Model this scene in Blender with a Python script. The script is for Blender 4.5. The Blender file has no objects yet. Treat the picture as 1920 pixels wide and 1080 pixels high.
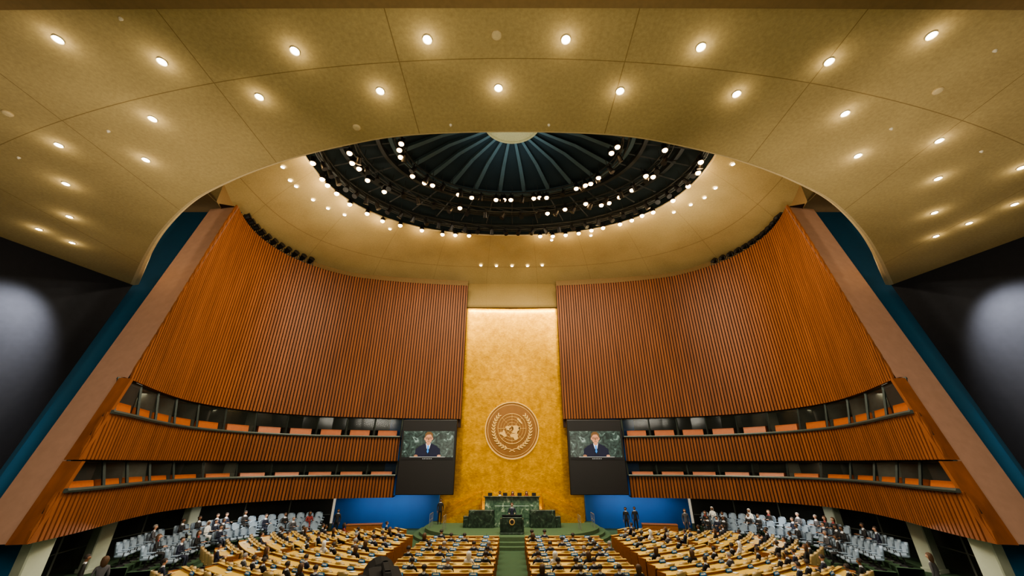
import bpy, bmesh, math, random
from mathutils import Vector, Matrix
random.seed(7)
COL = bpy.context.scene.collection
pi = math.pi
try: bpy.context.scene.view_settings.look = 'AgX - Medium High Contrast'
except Exception as e: print(e)

# ------------------------------------------------------------------ materials
def nmat(name):
    m = bpy.data.materials.new(name); m.use_nodes = True
    nt = m.node_tree
    return m, nt, nt.nodes.get("Principled BSDF")

def mat(name, col, rough=.6, metal=0., noise=.12, scale=8., bump=0., col2=None, emit=0., stretch=None, emcol=None, spec=None):
    m, nt, b = nmat(name)
    N = nt.nodes; L = nt.links
    tc = N.new("ShaderNodeTexCoord"); mp = N.new("ShaderNodeMapping")
    if stretch: mp.inputs['Scale'].default_value = stretch
    L.new(tc.outputs['Object'], mp.inputs[0])
    nz = N.new("ShaderNodeTexNoise"); nz.inputs['Scale'].default_value = scale; nz.inputs['Detail'].default_value = 4
    L.new(mp.outputs[0], nz.inputs['Vector'])
    mx = N.new("ShaderNodeMixRGB")
    c2 = col2 or tuple(max(0, c*(1-noise*2)) for c in col)
    mx.inputs[1].default_value = (*c2, 1); mx.inputs[2].default_value = (*[min(1, c*(1+noise*.6)) for c in col], 1)
    L.new(nz.outputs['Fac'], mx.inputs[0]); L.new(mx.outputs[0], b.inputs['Base Color'])
    b.inputs['Roughness'].default_value = rough; b.inputs['Metallic'].default_value = metal
    if spec is not None: b.inputs['Specular IOR Level'].default_value = spec
    if bump:
        bp = N.new("ShaderNodeBump"); bp.inputs['Strength'].default_value = bump
        L.new(nz.outputs['Fac'], bp.inputs['Height']); L.new(bp.outputs[0], b.inputs['Normal'])
    if emit:
        b.inputs['Emission Strength'].default_value = emit
        if emcol: b.inputs['Emission Color'].default_value = (*emcol, 1)
        else: L.new(mx.outputs[0], b.inputs['Emission Color'])
    return m

def emat(name, col, s):
    return mat(name, col, emit=s, emcol=col, noise=.02)

def plaster(name, masks, ca, cb):
    m, nt, b = nmat(name); N = nt.nodes; L = nt.links
    g = N.new("ShaderNodeNewGeometry"); s = N.new("ShaderNodeSeparateXYZ"); L.new(g.outputs['Position'], s.inputs[0])
    def M(op, a, bb=None):
        n = N.new("ShaderNodeMath"); n.operation = op
        for i, v in enumerate((a, bb)):
            if v is None: continue
            if isinstance(v, (int, float)): n.inputs[i].default_value = v
            else: L.new(v, n.inputs[i])
        return n.outputs[0]
    tot = M('MULTIPLY', masks(M, s), .75)
    nz = N.new("ShaderNodeTexNoise"); nz.inputs['Scale'].default_value = 9; nz.inputs['Detail'].default_value = 8; nz.inputs['Roughness'].default_value = .75
    L.new(g.outputs['Position'], nz.inputs['Vector'])
    big = N.new("ShaderNodeTexNoise"); big.inputs['Scale'].default_value = .35; L.new(g.outputs['Position'], big.inputs['Vector'])
    f = M('ADD', M('MULTIPLY', nz.outputs['Fac'], .6), M('MULTIPLY', big.outputs['Fac'], .4))
    cr = N.new("ShaderNodeValToRGB"); cr.color_ramp.elements[0].position = .3; cr.color_ramp.elements[1].position = .7
    cr.color_ramp.elements[0].color = (*ca, 1); cr.color_ramp.elements[1].color = (*cb, 1)
    L.new(f, cr.inputs[0])
    mx = N.new("ShaderNodeMixRGB"); L.new(tot, mx.inputs[0]); L.new(cr.outputs[0], mx.inputs[1]); mx.inputs[2].default_value = (.22, .15, .06, 1)
    L.new(mx.outputs[0], b.inputs['Base Color']); b.inputs['Roughness'].default_value = 1.; b.inputs['Specular IOR Level'].default_value = .1
    return m
def mask_near(M, s):
    ax = M('ABSOLUTE', s.outputs[0]); tot = None
    for c in (3.1, 8.65, 14.5, 20.6):
        l = M('LESS_THAN', M('ABSOLUTE', M('SUBTRACT', ax, c)), .014)
        tot = l if tot is None else M('MAXIMUM', tot, l)
    arc = M('SUBTRACT', s.outputs[1], M('MULTIPLY', M('MULTIPLY', ax, ax), .0098))
    return M('MAXIMUM', tot, M('LESS_THAN', M('ABSOLUTE', M('SUBTRACT', arc, 6.72)), .014))
def mask_ring(M, s):
    ang = M('ARCTAN2', s.outputs[0], M('SUBTRACT', s.outputs[1], 14))
    l1 = M('LESS_THAN', M('ABSOLUTE', M('SUBTRACT', M('FRACT', M('MULTIPLY', ang, 4.2)), .5)), .003)
    l2 = M('LESS_THAN', M('ABSOLUTE', M('SUBTRACT', s.outputs[2], 23.9)), .010)
    return M('MULTIPLY', M('MAXIMUM', l1, l2), .6)

def gold_mat():
    m, nt, b = nmat("gold_leaf"); N = nt.nodes; L = nt.links
    g = N.new("ShaderNodeNewGeometry"); mp = N.new("ShaderNodeMapping"); mp.inputs['Rotation'].default_value = (pi/2, 0, 0)
    L.new(g.outputs['Position'], mp.inputs[0])
    br = N.new("ShaderNodeTexBrick"); br.inputs['Scale'].default_value = 3.; br.inputs['Mortar Size'].default_value = .012
    br.inputs['Color1'].default_value = (.84, .47, .04, 1); br.inputs['Color2'].default_value = (.66, .35, .026, 1); br.inputs['Mortar'].default_value = (.52, .27, .02, 1)
    L.new(mp.outputs[0], br.inputs['Vector'])
    nz = N.new("ShaderNodeTexNoise"); nz.inputs['Scale'].default_value = 1.4; nz.inputs['Detail'].default_value = 8; nz.inputs['Roughness'].default_value = .75
    L.new(g.outputs['Position'], nz.inputs['Vector'])
    cr = N.new("ShaderNodeValToRGB"); cr.color_ramp.elements[0].position = .32; cr.color_ramp.elements[0].color = (.58, .52, .42, 1)
    cr.color_ramp.elements[1].position = .65; cr.color_ramp.elements[1].color = (1, 1, 1, 1); L.new(nz.outputs['Fac'], cr.inputs[0])
    mx = N.new("ShaderNodeMixRGB"); mx.blend_type = 'MULTIPLY'; mx.inputs[0].default_value = 1
    L.new(br.outputs[0], mx.inputs[1]); L.new(cr.outputs[0], mx.inputs[2]); L.new(mx.outputs[0], b.inputs['Base Color'])
    b.inputs['Metallic'].default_value = .85; b.inputs['Roughness'].default_value = .40
    bp = N.new("ShaderNodeBump"); bp.inputs['Strength'].default_value = .3; bp.inputs['Distance'].default_value = .05
    L.new(nz.outputs['Fac'], bp.inputs['Height']); L.new(bp.outputs[0], b.inputs['Normal'])
    return m

def marble_mat(name, c1, c2, c3, sc=2.5, emit=0):
    m, nt, b = nmat(name); N = nt.nodes; L = nt.links
    tc = N.new("ShaderNodeTexCoord")
    nz = N.new("ShaderNodeTexNoise"); nz.inputs['Scale'].default_value = sc; nz.inputs['Detail'].default_value = 9; nz.inputs['Distortion'].default_value = 1.6
    L.new(tc.outputs['Object'], nz.inputs['Vector'])
    cr = N.new("ShaderNodeValToRGB"); e = cr.color_ramp.elements
    e[0].position = .38; e[0].color = (*c1, 1); e[1].position = .6; e[1].color = (*c2, 1)
    n = e.new(.68); n.color = (*c3, 1)
    L.new(nz.outputs['Fac'], cr.inputs[0]); L.new(cr.outputs[0], b.inputs['Base Color'])
    b.inputs['Roughness'].default_value = .3
    if emit:
        L.new(cr.outputs[0], b.inputs['Emission Color']); b.inputs['Emission Strength'].default_value = emit
    return m

def glass_mat():
    m, nt, b = nmat("booth_glass"); N = nt.nodes; L = nt.links
    b.inputs['Base Color'].default_value = (.02, .026, .023, 1); b.inputs['Roughness'].default_value = .12; b.inputs['Specular IOR Level'].default_value = .3
    nz = N.new("ShaderNodeTexNoise"); nz.inputs['Scale'].default_value = 2
    mr = N.new("ShaderNodeMapRange"); mr.inputs[3].default_value = .5; mr.inputs[4].default_value = .8
    L.new(nz.outputs['Fac'], mr.inputs[0])
    tr = N.new("ShaderNodeBsdfTransparent"); mx = N.new("ShaderNodeMixShader")
    L.new(mr.outputs[0], mx.inputs[0]); L.new(b.outputs[0], mx.inputs[1]); L.new(tr.outputs[0], mx.inputs[2])
    L.new(mx.outputs[0], N['Material Output'].inputs[0])
    return m

M_ceil = plaster("tan_acoustic_plaster", mask_near, (.33, .25, .12), (.55, .43, .215))
M_ring = plaster("ring_plaster", mask_ring, (.40, .31, .15), (.60, .48, .25)); M_gold = gold_mat()
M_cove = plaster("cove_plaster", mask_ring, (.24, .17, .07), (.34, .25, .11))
M_rim = mat("cream_rim", (.70, .56, .32), .7)
M_lip = mat("beam_plaster", (.26, .17, .075), .8)
M_wood = mat("walnut_slats", (.25, .085, .026), .55, noise=.3, scale=1.1, stretch=(3, 3, .25), spec=.3)
M_gap = mat("slat_gap", (.026, .009, .004), .8)
M_pier = mat("pink_tan_plaster", (.58, .35, .25), .85, noise=.08, scale=3)
M_blue = mat("teal_blue_wall", (.006, .10, .21), .7, noise=.08, scale=2)
M_blue2 = mat("blue_wall", (.010, .11, .38), .6, noise=.1, scale=1)
M_black = mat("black_fabric_wall", (.026, .027, .032), .9, noise=.1, scale=4, spec=.1)
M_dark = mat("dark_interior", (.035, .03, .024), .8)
M_part = mat("booth_partition", (.16, .17, .14), .7)
M_dome = mat("dark_dome", (.012, .026, .032), .8)
M_rib = mat("grey_blue_rib", (.07, .115, .13), .7)
M_truss = mat("truss_dark_grey", (.04, .045, .045), .5)
M_blk = mat("black_metal", (.012, .012, .013), .45)
M_cam = mat("matte_black_camera", (.008, .008, .009), .8, spec=.15)
M_greymetal = mat("grey_green_metal", (.07, .09, .08), .45, metal=.3)
M_steel = mat("brushed_steel", (.5, .5, .48), .35, metal=.8)
M_glass = glass_mat()
M_sill = mat("red_brown_panel", (.40, .11, .025), .45, noise=.15)
M_carpet = mat("green_carpet", (.032, .075, .034), .95, noise=.15, scale=5)
M_stage = mat("green_stage_carpet", (.05, .10, .045), .9, noise=.1, scale=5)
M_marble = marble_mat("green_marble", (.03, .075, .048), (.11, .19, .125), (.42, .50, .38))
M_dmarble = marble_mat("dark_marble", (.010, .02, .014), (.03, .055, .036), (.12, .16, .12))
M_desk = mat("yellow_oak_top", (.64, .42, .085), .45, noise=.12, scale=3, stretch=(1, 8, 1))
M_deskside = mat("brown_desk_wood", (.28, .10, .025), .45, noise=.2)
M_beige = mat("tan_leather", (.38, .27, .115), .5, noise=.08)
M_seatblue = mat("pale_blue_fabric", (.20, .26, .33), .8, noise=.08)
M_white = mat("white_paint", (.50, .55, .44), .6, noise=.05)
M_bulb = emat("warm_bulb", (1, .62, .27), 22)
M_down = emat("downlight_glow", (1, .90, .70), 18)
M_trimring = mat("light_trim", (.8, .74, .6), .5)
M_placard = mat("placard_blue", (.02, .19, .48), .5)
M_paper = mat("paper_white", (.75, .77, .76), .6)

# ------------------------------------------------------------------ geometry accumulators
class Geo:
    def __init__(s): s.v = []; s.f = []; s.m = []
    def poly(s, pts, mi=0):
        n = len(s.v); s.v += [tuple(p) for p in pts]; s.f.append(tuple(range(n, n+len(pts)))); s.m.append(mi)
    def grid(s, rows, mi=0, close=False):
        n = len(s.v); w = len(rows[0])
        for r in rows: s.v += [tuple(p) for p in r]
        for i in range(len(rows)-1):
            for j in range(w if close else w-1):
                k = (j+1) % w
                s.f.append((n+i*w+j, n+i*w+k, n+(i+1)*w+k, n+(i+1)*w+j)); s.m.append(mi)
    def box(s, c, d, mi=0, M=None, taper=1., bev=0.):
        hx, hy, hz = d[0]/2, d[1]/2, d[2]/2
        if bev:
            def ring(z, ins):
                x, y = hx-ins, hy-ins; q = bev
                return [Vector(p) for p in ((-x+q, -y, z), (x-q, -y, z), (x, -y+q, z), (x, y-q, z), (x-q, y, z), (-x+q, y, z), (-x, y-q, z), (-x, -y+q, z))]
            rs = [ring(-hz, bev*.6), ring(-hz+bev, 0), ring(hz-bev, 0), ring(hz, bev*.6)]
        else:
            rs = [[Vector((-hx, -hy, z)), Vector((hx, -hy, z)), Vector((hx, hy, z)), Vector((-hx, hy, z))] for z in (-hz, hz)]
        for p in rs[-1]: p.x *= taper; p.y *= taper
        T = (M or Matrix.Identity(4))
        rows = [[T @ (p+Vector(c)) for p in r] for r in rs]
        s.grid(rows, mi, True); s.poly(rows[0][::-1], mi); s.poly(rows[-1], mi)
    def lathe(s, prof, n=16, mi=0, M=None, cap=True):
        T = M or Matrix.Identity(4)
        rows = [[T @ Vector((r*math.cos(2*pi*j/n), r*math.sin(2*pi*j/n), z)) for j in range(n)] for r, z in prof]
        s.grid(rows, mi, True)
        if cap: s.poly(rows[0][::-1], mi); s.poly(rows[-1], mi)
    def tube(s, path, r, n=6, mi=0, closed=False):
        P = [Vector(p) for p in path]; rows = []
        L = len(P)
        for i, p in enumerate(P):
            a = P[(i-1) % L] if (closed or i > 0) else p; b = P[(i+1) % L] if (closed or i < L-1) else p
            t = (b-a).normalized(); u = t.cross(Vector((0, 0, 1)))
            if u.length < .05: u = t.cross(Vector((0, 1, 0)))
            u.normalize(); w = u.cross(t)
            rows.append([p+u*r*math.cos(2*pi*k/n)+w*r*math.sin(2*pi*k/n) for k in range(n)])
        if closed: rows.append(rows[0])
        s.grid(rows, mi, True)
        if not closed: s.poly(rows[0], mi); s.poly(rows[-1], mi)
    def add(s, o, M):
        n = len(s.v); s.v += [tuple(M @ Vector(p)) for p in o.v]; s.f += [tuple(i+n for i in f) for f in o.f]; s.m += o.m
    def obj(s, name, mats, parent=None, smooth=False, label=None, cat=None, group=None, kind=None, loc=None, rot=None):
        me = bpy.data.meshes.new(name); me.from_pydata(s.v, [], s.f)
        for m in mats: me.materials.append(m)
        me.polygons.foreach_set("material_index", s.m)
        if smooth: me.polygons.foreach_set("use_smooth", [True]*len(s.f))
        me.update()
        return place(name, me, parent, label, cat, group, kind, loc, rot)

def place(name, me, parent=None, label=None, cat=None, group=None, kind=None, loc=None, rot=None):
    o = bpy.data.objects.new(name, me); COL.objects.link(o)
    if parent: o.parent = parent
    if label: o["label"] = label
    if cat: o["category"] = cat
    if group: o["group"] = group
    if kind: o["kind"] = kind
    if loc is not None: o.location = loc
    if rot is not None: o.rotation_euler = rot
    return o

def dup(t, kids, loc, rotz=0., label=None, group=None, scale=None):
    c = t.copy(); COL.objects.link(c); c.location = loc; c.rotation_euler = (t.rotation_euler[0], t.rotation_euler[1], rotz)
    if label: c["label"] = label
    if group: c["group"] = group
    if scale: c.scale = (scale,)*3
    for k in kids:
        kc = k.copy(); COL.objects.link(kc); kc.parent = c
    return c

# ------------------------------------------------------------------ wall plan curve
ctrl = [(-17.1, 13.8), (-17.6, 16.0), (-18.4, 18.4), (-19.9, 21.9), (-20.9, 25.4), (-20.7, 28.6), (-19.3, 31.4), (-16.6, 33.8), (-13.2, 35.0), (-9, 35.8), (-4.7, 36.3)]
def catmull(c, n=16):
    out = []
    for i in range(len(c)-1):
        p0 = c[max(i-1, 0)]; p1 = c[i]; p2 = c[i+1]; p3 = c[min(i+2, len(c)-1)]
        for k in range(n):
            t = k/n
            out.append(tuple(.5*((2*p1[d])+(-p0[d]+p2[d])*t+(2*p0[d]-5*p1[d]+4*p2[d]-p3[d])*t*t+(-p0[d]+3*p1[d]-3*p2[d]+p3[d])*t**3) for d in (0, 1)))
    out.append(c[-1]); return out
PL = catmull(ctrl); CUM = [0]
for a, b in zip(PL, PL[1:]): CUM.append(CUM[-1]+math.dist(a, b))
SL = CUM[-1]
def C(s, off=0.):
    s = min(max(s, 0), SL)
    i = 0
    while i < len(CUM)-2 and CUM[i+1] < s: i += 1
    a, b = PL[i], PL[i+1]; t = (s-CUM[i])/(CUM[i+1]-CUM[i])
    tx, ty = b[0]-a[0], b[1]-a[1]; l = math.hypot(tx, ty)
    return (a[0]+(b[0]-a[0])*t+ty/l*off, a[1]+(b[1]-a[1])*t-tx/l*off)
def Tn(s):
    a, b = C(s-.1), C(s+.1); return math.atan2(b[1]-a[1], b[0]-a[0])
def s_at_y(y):
    for i in range(len(PL)-1):
        if PL[i+1][1] >= y: return CUM[i]+(CUM[i+1]-CUM[i])*max(0, (y-PL[i][1]))/(PL[i+1][1]-PL[i][1])
def s_at_x(x):
    for c, p in zip(CUM, PL):
        if p[1] > 30 and p[0] >= x: return c
def walldist(x, y): return min(math.dist((-abs(x), y), p) for p in PL[::4])
def Yp(z): return 16.2+(z-2.4)*.321
def ztop(y, sh): return 2.4+(y-16.2+sh)/.321

def strip(sg, s0, s1, off0, z0, off1, z1, n=50):
    rows = [[], []]
    for i in range(n+1):
        s = s0+(s1-s0)*i/n
        a = C(s, off0); b = C(s, off1)
        rows[0].append((sg*-a[0], a[1], z0)); rows[1].append((sg*-b[0], b[1], z1))
    return rows

def slats(sg, s0, s1, zb, zt, sh, off, name, label, pitch=.25):
    g = Geo(); s = s0
    while s < s1-.05:
        w = pitch*.64; e = min(s+w, s1)
        a = C(s, off); b = C(e, off); a2 = C(s, off+.09); b2 = C(e, off+.09)
        z1 = min(zt, ztop(a2[1], sh)); z1b = min(zt, ztop(b2[1], sh))
        if min(z1, z1b) > zb+.05:
            X = lambda p, z: (sg*-p[0], p[1], z)
            g.poly([X(a2, zb), X(b2, zb), X(b2, z1b), X(a2, z1)], 0)
            g.poly([X(a, zb), X(a2, zb), X(a2, z1), X(a, z1)], 0)
            g.poly([X(b2, zb), X(b, zb), X(b, z1b), X(b2, z1b)], 0)
            g.poly([X(a, z1), X(a2, z1), X(b2, z1b), X(b, z1b)], 0)
            g.poly([X(a, zb), X(a2, zb), X(b2, zb), X(b, zb)], 0)
            c = C(min(s+pitch, s1), off)
            g.poly([X(a, zb), X(c, zb), X(c, min(zt, ztop(c[1], sh))), X(a, min(zt, ztop(a[1], sh)))], 1)
        s += pitch
    if zt > 20:
        g.grid(strip(sg, s_at_y(22.6), s1, .09, 22, -1.1, 22), 1)
        g.grid(strip(sg, s_at_y(22.2), s1, -1.1, 21.9, -1.1, 23.6), 2)  # closing strip, brown tone stands in for the shadow gap over the wall
    return g.obj(name, [M_wood, M_gap, M_lip], kind="structure", label=label)

sides = ((-1, "left"), (1, "right"))
s_end = s_at_x(-9.9); s_und = s_at_x(-14.6)
wn = [1]
for sg, nm in sides:
    slats(sg, s_at_y(18.0), SL, 8.6, 22, .1, 0, "wall_"+nm, "tall curved wall of vertical reddish-brown wooden slats")
    slats(sg, s_at_y(16.5), s_end, 5.1, 7.0, .6, .3, "wall_"+nm, "curved balcony front clad in vertical wooden slats")
    slats(sg, s_at_y(15.6), s_end, 2.4, 4.0, .6, .45, "wall_"+nm, "lower curved balcony front clad in vertical wooden slats")
    for z, off, zz in ((7.02, .45, 7.0), (4.02, .62, 4.0)):
        sa = s_at_y(Yp(zz)-.55)
        pth = [(sg*-C(s, off)[0], C(s, off)[1], z) for s in [sa+(s_end-sa)*i/60 for i in range(61)]]
        g = Geo(); g.tube(pth, .09, 6); g.obj("trim_%d" % wn[0], [M_greymetal], kind="structure", label="dark grey metal ledge rail along booth windows"); wn[0] += 1
    g = Geo()
    def band(z, o_in, mi=0, o_out=-1.6):
        g.grid(strip(sg, s_at_y(Yp(z)-.5), s_at_y(Yp(z)+1.6), o_in, z, -.02, z), mi)
        g.grid(strip(sg, s_at_y(Yp(z)+1.6), s_end, o_in, z, o_out, z), mi)
    band(8.6, .1, 1); band(7.0, .40); band(5.12, .40); band(4.0, .5)
    for za, zb_ in ((7.0, 8.6), (4.0, 5.12)):
        g.grid(strip(sg, s_at_y(Yp(zb_)+1.6), s_end, -1.6, za, -1.6, zb_))
        g.grid(strip(sg, s_at_y(Yp(zb_)-.1), s_at_y(Yp(zb_)+1.6), -.05, za, -.05, zb_, 6))
    g.grid(strip(sg, s_at_y(Yp(2.4)-.5), s_at_y(Yp(2.4)+1.2), .55, 2.4, -.02, 2.4)); g.grid(strip(sg, s_at_y(Yp(2.4)+1.2), s_end, .55, 2.4, -2.4, 2.4))
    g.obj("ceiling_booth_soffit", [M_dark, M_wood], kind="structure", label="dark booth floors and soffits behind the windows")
    for z0, z1, sh, o in ((5.1, 8.55, .6, .42), (2.4, 5.05, .6, .56)):
        g = Geo()
        def pt(z, d, o2):
            y = Yp(z)-sh+d; c = C(s_at_y(y), o2); return (sg*-c[0], c[1], z)
        a = [pt(z0, 0, o), pt(z0, .2, o), pt(z1, .2, o), pt(z1, 0, o)]
        b = [pt(z0, 0, -.05), pt(z0, .5, -.05), pt(z1, .5, -.05), pt(z1, 0, -.05)]
        g.grid([a, b], 0, True); g.poly(a); g.poly(b)
        g.obj("trim_%d" % wn[0], [M_wood], kind="structure", label="slanted wooden end board of the booth tier"); wn[0] += 1
    for (z0, z1, zy, o, sill, nb) in ((7.02, 8.58, 8.2, .34, .34, 11), (4.04, 5.1, 5.0, .46, .25, 11)):
        sa = s_at_y(Yp(zy)-.45)
        for i in range(nb):
            p = sa+(s_end-sa)*i/nb; q = sa+(s_end-sa)*(i+1)/nb
            def P3(s, off, z): c = C(s, off); return Vector((sg*-c[0], c[1], z))
            base = P3((p+q)/2, 0, z0)
            fr = Geo()
            for s in (p, q):
                fr.tube([P3(s, o-.08, z0)-base, P3(s, o-.42, z1)-base], .07, 4)
            fr.tube([P3(p, o-.45, z1-.06)-base, P3((p+q)/2, o-.45, z1-.06)-base, P3(q, o-.45, z1-.06)-base], .05, 4)
            w = fr.obj("window_%d" % wn[0], [M_greymetal], kind="structure", label="slanted interpreter booth window in a dark metal frame", loc=base); wn[0] += 1
            if i > 1:
                pg = Geo(); pg.grid([[P3(p, o-.3, z0)-base, P3(p, -1.5, z0)-base], [P3(p, o-.5, z1)-base, P3(p, -1.5, z1)-base]])
                pg.obj("booth_partition", [M_part], w)
            zs = z0+(z1-z0)*sill
            gl = Geo(); gl.grid([[P3(p+.06, o-.1-.12, zs)-base, P3((p+q)/2, o-.22, zs)-base, P3(q-.06, o-.22, zs)-base], [P3(p+.06, o-.42, z1)-base, P3((p+q)/2, o-.42, z1)-base, P3(q-.06, o-.42, z1)-base]])
            gl.obj("glass_pane", [M_glass], w)
            sl = Geo(); w0, w1 = p+.36, q-.36
            a = [P3(w0, o-.25, z0)-base, P3(w1, o-.25, z0)-base, P3(w1, o-.35, zs)-base, P3(w0, o-.35, zs)-base]
            b = [P3(w0, o-.6, z0)-base, P3(w1, o-.6, z0)-base, P3(w1, o-.6, zs)-base, P3(w0, o-.6, zs)-base]
            sl.poly(a); sl.poly(b); sl.grid([a, b], 0, True)
            sl.obj("sill_panel", [M_sill], w)
    # leaning pier
    g = Geo()
    fr_ = [(-17.65, 16.15, 2.35), (-19.8, 16.35, 2.25), (-22.3, 22.9, 22), (-19.95, 22.6, 22)]
    f = [(sg*-x, y, z) for x, y, z in fr_]
    bk = [(sg*18.7, 17.1, 2.35), (sg*19.8, 17.4, 2.25), (sg*22.3, 23.9, 22), (sg*21.0, 23.5, 22)]
    g.poly(f[:3]); g.poly([f[0], f[2], f[3]]); g.poly(bk[::-1]); g.grid([f, bk], 0, True)
    g.obj("wall_"+nm+"_pier", [M_pier], kind="structure", label="broad leaning pier of pinkish tan plaster")
    g = Geo()
    yb = lambda z: Yp(z)+1.4
    g.poly([(sg*18.2, yb(-.2), -.2), (sg*26, yb(-.2), -.2), (sg*27, yb(22.6), 22.6), (sg*20.9, yb(22.6), 22.6)])
    g.obj("wall_"+nm+"_blue", [M_blue], kind="structure", label="deep teal blue leaning wall strip beside the pier")
    g = Geo()
    ex = lambda z: -21.35-.1456*z; ey = lambda z: 16.6+.306*z
    rows = []
    for z in (-.2, 5, 10, 15.3):
        rows.append([(sg*-(ex(z)-.26*(ey(z)-y)), y, z) for y in [ey(z)-(ey(z)+3)*k/8 for k in range(9)]])
    g.grid(rows); g.obj("wall_"+nm+"_black", [M_black], kind="structure", label="plain matte black leaning side wall")
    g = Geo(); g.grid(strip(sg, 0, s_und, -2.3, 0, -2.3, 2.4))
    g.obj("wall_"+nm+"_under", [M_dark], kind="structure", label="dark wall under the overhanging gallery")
    for i in range(8):
        p = s_at_y(17)+(s_und-s_at_y(17))*i/8; q = s_at_y(17)+(s_und-s_at_y(17))*(i+1)/8
        def P3(s, off, z): c = C(s, off); return Vector((sg*-c[0], c[1], z))
        base = P3((p+q)/2, -1.6, 0)
        fr = Geo(); fr.tube([P3(p, -1.6, 0)-base, P3(p, -1.6, 2.4)-base], .05, 4)
        fr.tube([P3(p, -1.6, 2.3)-base, P3(q, -1.6, 2.3)-base], .06, 4); fr.tube([P3(p, -1.6, 1.1)-base, P3(q, -1.6, 1.1)-base], .03, 4)
        w = fr.obj("window_%d" % wn[0], [M_part], kind="structure", label="tall gallery window with pale frame under the overhang", loc=base); wn[0] += 1
        gl = Geo(); gl.grid([[P3(p+.06, -1.6, 0)-base, P3(q-.06, -1.6, 0)-base], [P3(p+.06, -1.6, 2.35)-base, P3(q-.06, -1.6, 2.35)-base]])
        gl.obj("glass_pane", [M_glass], w)
    for ys, o in ((17.4, -.2), (23.5, -.9), (29, -.9)):
        c = C(s_at_y(ys), o); g = Geo(); g.box((0, 0, 1.19), (.65, .65, 2.38), bev=.04); g.box((0, 0, .08), (.75, .75, .16))
        g.obj("column", [M_white], label="square white painted column under the gallery", cat="column", group="gallery columns", loc=(sg*-c[0], c[1], 0), rot=(0, 0, sg*.3))
    # floodlights on wall top
    g = Geo(); Mx = Matrix.Rotation(pi/2-.5, 4, 'X')
    g.lathe([(.12, -.35), (.2, -.2), (.24, .25), (.27, .35)], 12, 0, Matrix.Translation((0, 0, .45)) @ Mx)
    g.box((0, 0, .04), (.3, .3, .08)); g.box((-.28, 0, .3), (.04, .08, .5)); g.box((.28, 0, .3), (.04, .08, .5)); g.box((0, 0, .08), (.6, .1, .05))
    t = g.obj("floodlight", [M_blk], label="black cylindrical floodlight standing on the wall top", cat="floodlight", group="floodlights on the wall top")
    s0 = s_at_y(24.6); first = True
    for i in range(11):
        s = s0+i*.74; c = C(s, -.12); loc = (sg*-c[0], c[1], 22.01); a = Tn(s)
        if first: t.location = loc; t.rotation_euler = (0, 0, a if sg < 0 else pi-a); first = False
        else: dup(t, [], loc, a if sg < 0 else pi-a)

# ------------------------------------------------------------------ gold wall, blue wall, floor
g = Geo(); g.grid([[(x, 37.0+.018*(6.6-abs(x)), z) for x in [-6.6+13.2*i/16 for i in range(17)]] for z in (0, 5, 10, 15, 19.9)])
g.obj("wall_back", [M_gold], kind="structure", label="tall gold leaf wall behind the rostrum")
g = Geo(); g.grid([[(x, y, z) for x in (-5.6, 0, 5.6)] for y, z in ((37.85, 23.15), (37.55, 22.2), (37.25, 21.2), (37.0, 20.3), (36.9, 19.8), (37.2, 19.8))])
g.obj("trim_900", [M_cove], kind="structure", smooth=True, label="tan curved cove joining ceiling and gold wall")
for sg, nm in sides:
    g = Geo(); g.box((sg*9.9, 37.2, 4.4), (10.4, .3, 8.8)); g.box((sg*6.55, 36.85, 4.3), (.7, .5, 8.6)); g.box((sg*5.9, 36.6, 15), (2.4, .3, 14.2), 1)
    g.obj("wall_back_"+nm, [M_blue2, M_gap], kind="structure", label="blue wall panel beside the rostrum")
g = Geo(); g.box((0, 18, -.1), (60, 44, .2)); g.obj("floor", [M_carpet], kind="structure", label="green carpeted hall floor")

# ------------------------------------------------------------------ near ceiling with arch
arch = [(0, 9.2), (3.5, 9.35), (6, 9.85), (8.5, 10.6), (11.2, 11.7), (13.7, 13.0), (16.8, 15.2), (19.8, 17.7), (22.6, 20.2), (23.6, 21.1)]
ac = catmull([(-x, y) for x, y in arch[:0:-1]]+arch, 8)
g = Geo()
fx = [(-31, 21.1)]+ac+[(31, 21.1)]
g.grid([[(x, 5.2, 15) for x, y in fx], [(x, 5.2+(y-5.2)*.5, 15) for x, y in fx], [(x, y, 15) for x, y in fx]])
g.obj("ceiling", [M_ceil], kind="structure", label="broad flat tan plaster ceiling with panel joints")
g = Geo(); rows = [[], [], [], []]
for i, (x, y) in enumerate(ac):
    a = ac[max(i-1, 0)]; b = ac[min(i+1, len(ac)-1)]; tx, ty = b[0]-a[0], b[1]-a[1]; l = math.hypot(tx, ty); nx, ny = -ty/l, tx/l
    w = .11+.22*(abs(x)/23)**3
    for k, (d, z) in enumerate(((0, 14.99), (w*.5, 15.0), (w, 15.1), (w, 16.2))): rows[k].append((x+nx*d, y+ny*d, z))
g.grid(rows); g.obj("trim_901", [M_rim], kind="structure", label="pale cream rim along the ceiling arch")
g = Geo(); pts = [(-31+62*i/24) for i in range(25)]
g.grid([[(x, -4, 14.7) for x in pts], [(x, 5.3+.0003*x*x, 14.7) for x in pts], [(x, 5.42+.0003*x*x, 15.05) for x in pts]])
g.obj("ceiling_beam", [M_lip], kind="structure", label="lower brown plaster beam across the ceiling")

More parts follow.
